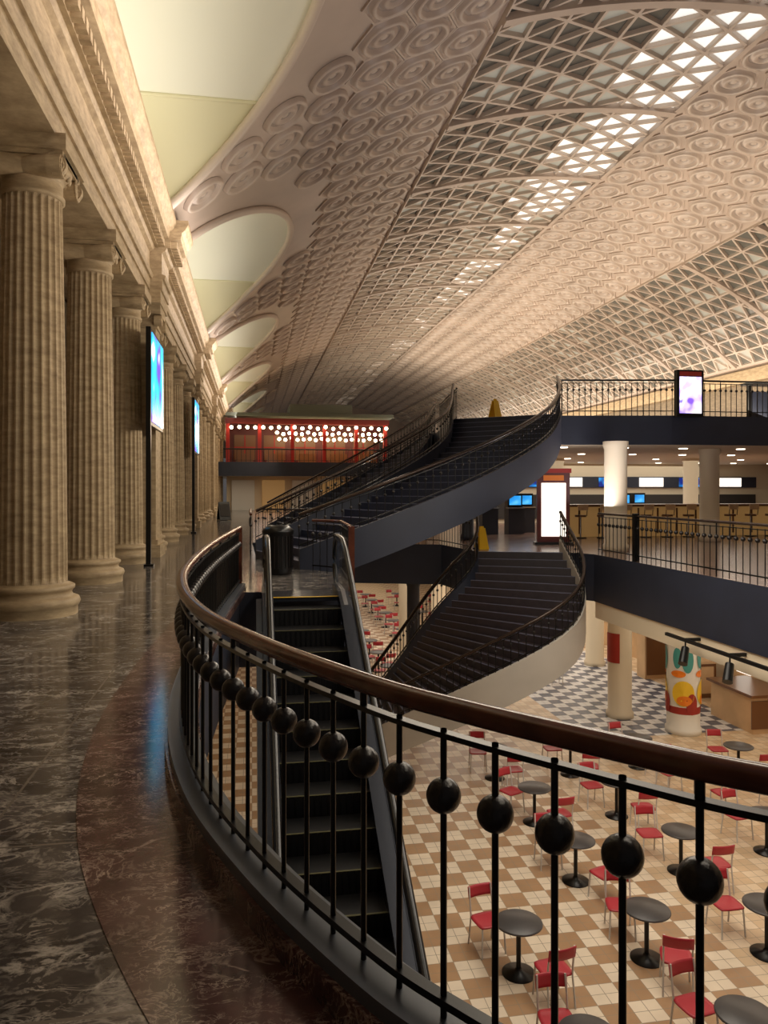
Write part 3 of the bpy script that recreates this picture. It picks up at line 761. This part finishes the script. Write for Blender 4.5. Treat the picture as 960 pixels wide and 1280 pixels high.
# ------------------------------------------------------------ far restaurant on mezzanine
mb=MB(); mb.prism([(-4.3,60),(10.98,60),(10.98,76),(-4.3,76)],2.7,3.8,M_pink,M_navy,M_cream); mb.obj('floor_mezzanine_far')
mb=MB()
railing(mb,[Vector((-2.2,60.1,3.8)),Vector((4,60.1,3.8)),Vector((11,60.1,3.8))],spacing=0.35,br=0.02,hr=0.05,ball=0.0,detail=8,wood=False)
mb.obj('mezzanine_railing')
mb=MB()
mb.bb((-2,66,3.8),(11,66.3,7.6),M_maroon)
for x in(-1.9,0.6,3.2,5.8,8.4,10.8):
    mb.bb((x-0.14,61.5,3.8),(x+0.14,61.8,7.1),M_redpaint)
mb.bb((-2.1,61.4,6.9),(11.1,61.9,7.35),M_maroon); mb.bb((-2.4,61.0,7.5),(11.4,66.5,7.75),M_green)
mb.bb((3.0,61.2,7.75),(8,66,8.5),M_green)
for x in(-0.6,1.9,4.5,7.1,9.6):
    mb.bb((x-0.9,65.9,4.2),(x+0.9,66,6.3),M_bottles)
    mb.bb((x-0.05,65.85,4.2),(x+0.05,65.9,6.3),M_redpaint); mb.bb((x-0.9,65.85,5.2),(x+0.9,65.9,5.3),M_redpaint)
    mb.bb((x-0.7,63,3.8),(x+0.7,63.6,4.6),M_bottles)
mb.obj('restaurant_pavilion')
mb=MB()
for r,(x0,zb,st_) in enumerate(((-1.6,6.7,0.62),(2.0,6.3,0.5),(2.2,5.9,0.5))):
    x=x0
    while x<10.9:
        mb.sph((x,61.1+r*0.9,zb-0.16*math.sin(math.pi*((x+2)%1.3)/1.3)),0.14,M_warm,10,6); x+=st_
    mb.sweep([(x0+(10.9-x0)*j/60,61.1+r*0.9,zb+0.13-0.16*math.sin(math.pi*((x0+(10.9-x0)*j/60+2)%1.3)/1.3)) for j in range(61)],circ(0.015,5),M_black)
mb.obj('string_lights')
mb=MB()
for k in range(5): mb.bb((-1.6+k*2.4,61.8,0.0),(0.2+k*2.4,61.95,2.4),M_counter if k%2 else M_whitep)
mb.obj('shopfront_panels')
mb=MB(); mb.bb((27.1,-4,-5.35),(27.4,112,8.15),M_stone_d)
mb.bb((26.6,-4,7.5),(27.1,112,8.2),M_stone)
mb.obj('wall_right')

# ------------------------------------------------------------ lights
def area(name,loc,rot,sx,sy,e,col=(1,0.85,0.65)):
    l=D.lights.new(name,'AREA'); l.shape='RECTANGLE'; l.size=sx; l.size_y=sy; l.energy=e; l.color=col
    o=D.objects.new(name,l); o.location=loc; o.rotation_euler=rot; sc.collection.objects.link(o); return o
pi=math.pi
for c in LC[1:6]:
    area('cornice_uplight',(-2.6,c,8.25),(pi,0,0),0.6,8.5,72,(1.0,0.98,0.87))
area('vault_uplight_left',(-1.2,50,7.6),(0,math.radians(180-65),0),0.5,95,900,(1,0.88,0.8))
area('vault_uplight_right',(24.5,52,6.5),(0,math.radians(180+65),0),0.5,100,2800,(1,0.86,0.7))
area('added_vault_fill',(15,46,4.4),(0,math.radians(180+18),0),3,50,3800,(1,0.86,0.68))  # added fill without a fixture, evens out the light on the vault
area('added_vault_fill',(9,12,1.2),(0,math.radians(180),0),1,16,420,(0.95,0.88,0.88))  # second added upward fill for the vault, no fixture here
area('walkway_wash',(3.0,14,4.2),(0,math.radians(82),0),0.8,24,620,(1,0.88,0.7))
area('walkway_wash',(2.0,46,5.2),(0,math.radians(75),0),0.8,26,460,(1,0.85,0.64))
area('court_light',(5.6,10.5,2.6),(0,0,0),4,8,430,(1,0.9,0.76))
area('concourse_light',(16,31,2.85),(0,0,0),14,11,540,(1,0.92,0.78))
area('lower_light',(12.5,12,-1.4),(0,0,0),6,16,270,(1,0.87,0.7))
area('lower_light',(10,32,-1.4),(0,0,0),12,14,600,(1,0.9,0.76))
area('lower_light',(5,50,-1.4),(0,0,0),10,14,300,(1,0.9,0.75))
area('restaurant_light',(4.5,63.5,7.3),(0,0,0),10,2,150,(1,0.78,0.55))
area('far_concourse_light',(4,50,2.6),(0,0,0),8,8,200,(1,0.9,0.78))
w=D.worlds.new('world'); sc.world=w; w.use_nodes=True
w.node_tree.nodes['Background'].inputs[0].default_value=(0.62,0.57,0.56,1); w.node_tree.nodes['Background'].inputs[1].default_value=0.12

# ------------------------------------------------------------ camera
cd=D.cameras.new('camera'); cam=D.objects.new('camera',cd); sc.collection.objects.link(cam)
cd.sensor_fit='VERTICAL'; cd.sensor_height=36; cd.lens=950/1280*36; cd.shift_y=-28/1280; cd.clip_start=0.05; cd.clip_end=400
cam.location=(0,0,1.65); cam.rotation_euler=(pi/2,0,-math.atan(165/950))
sc.camera=cam
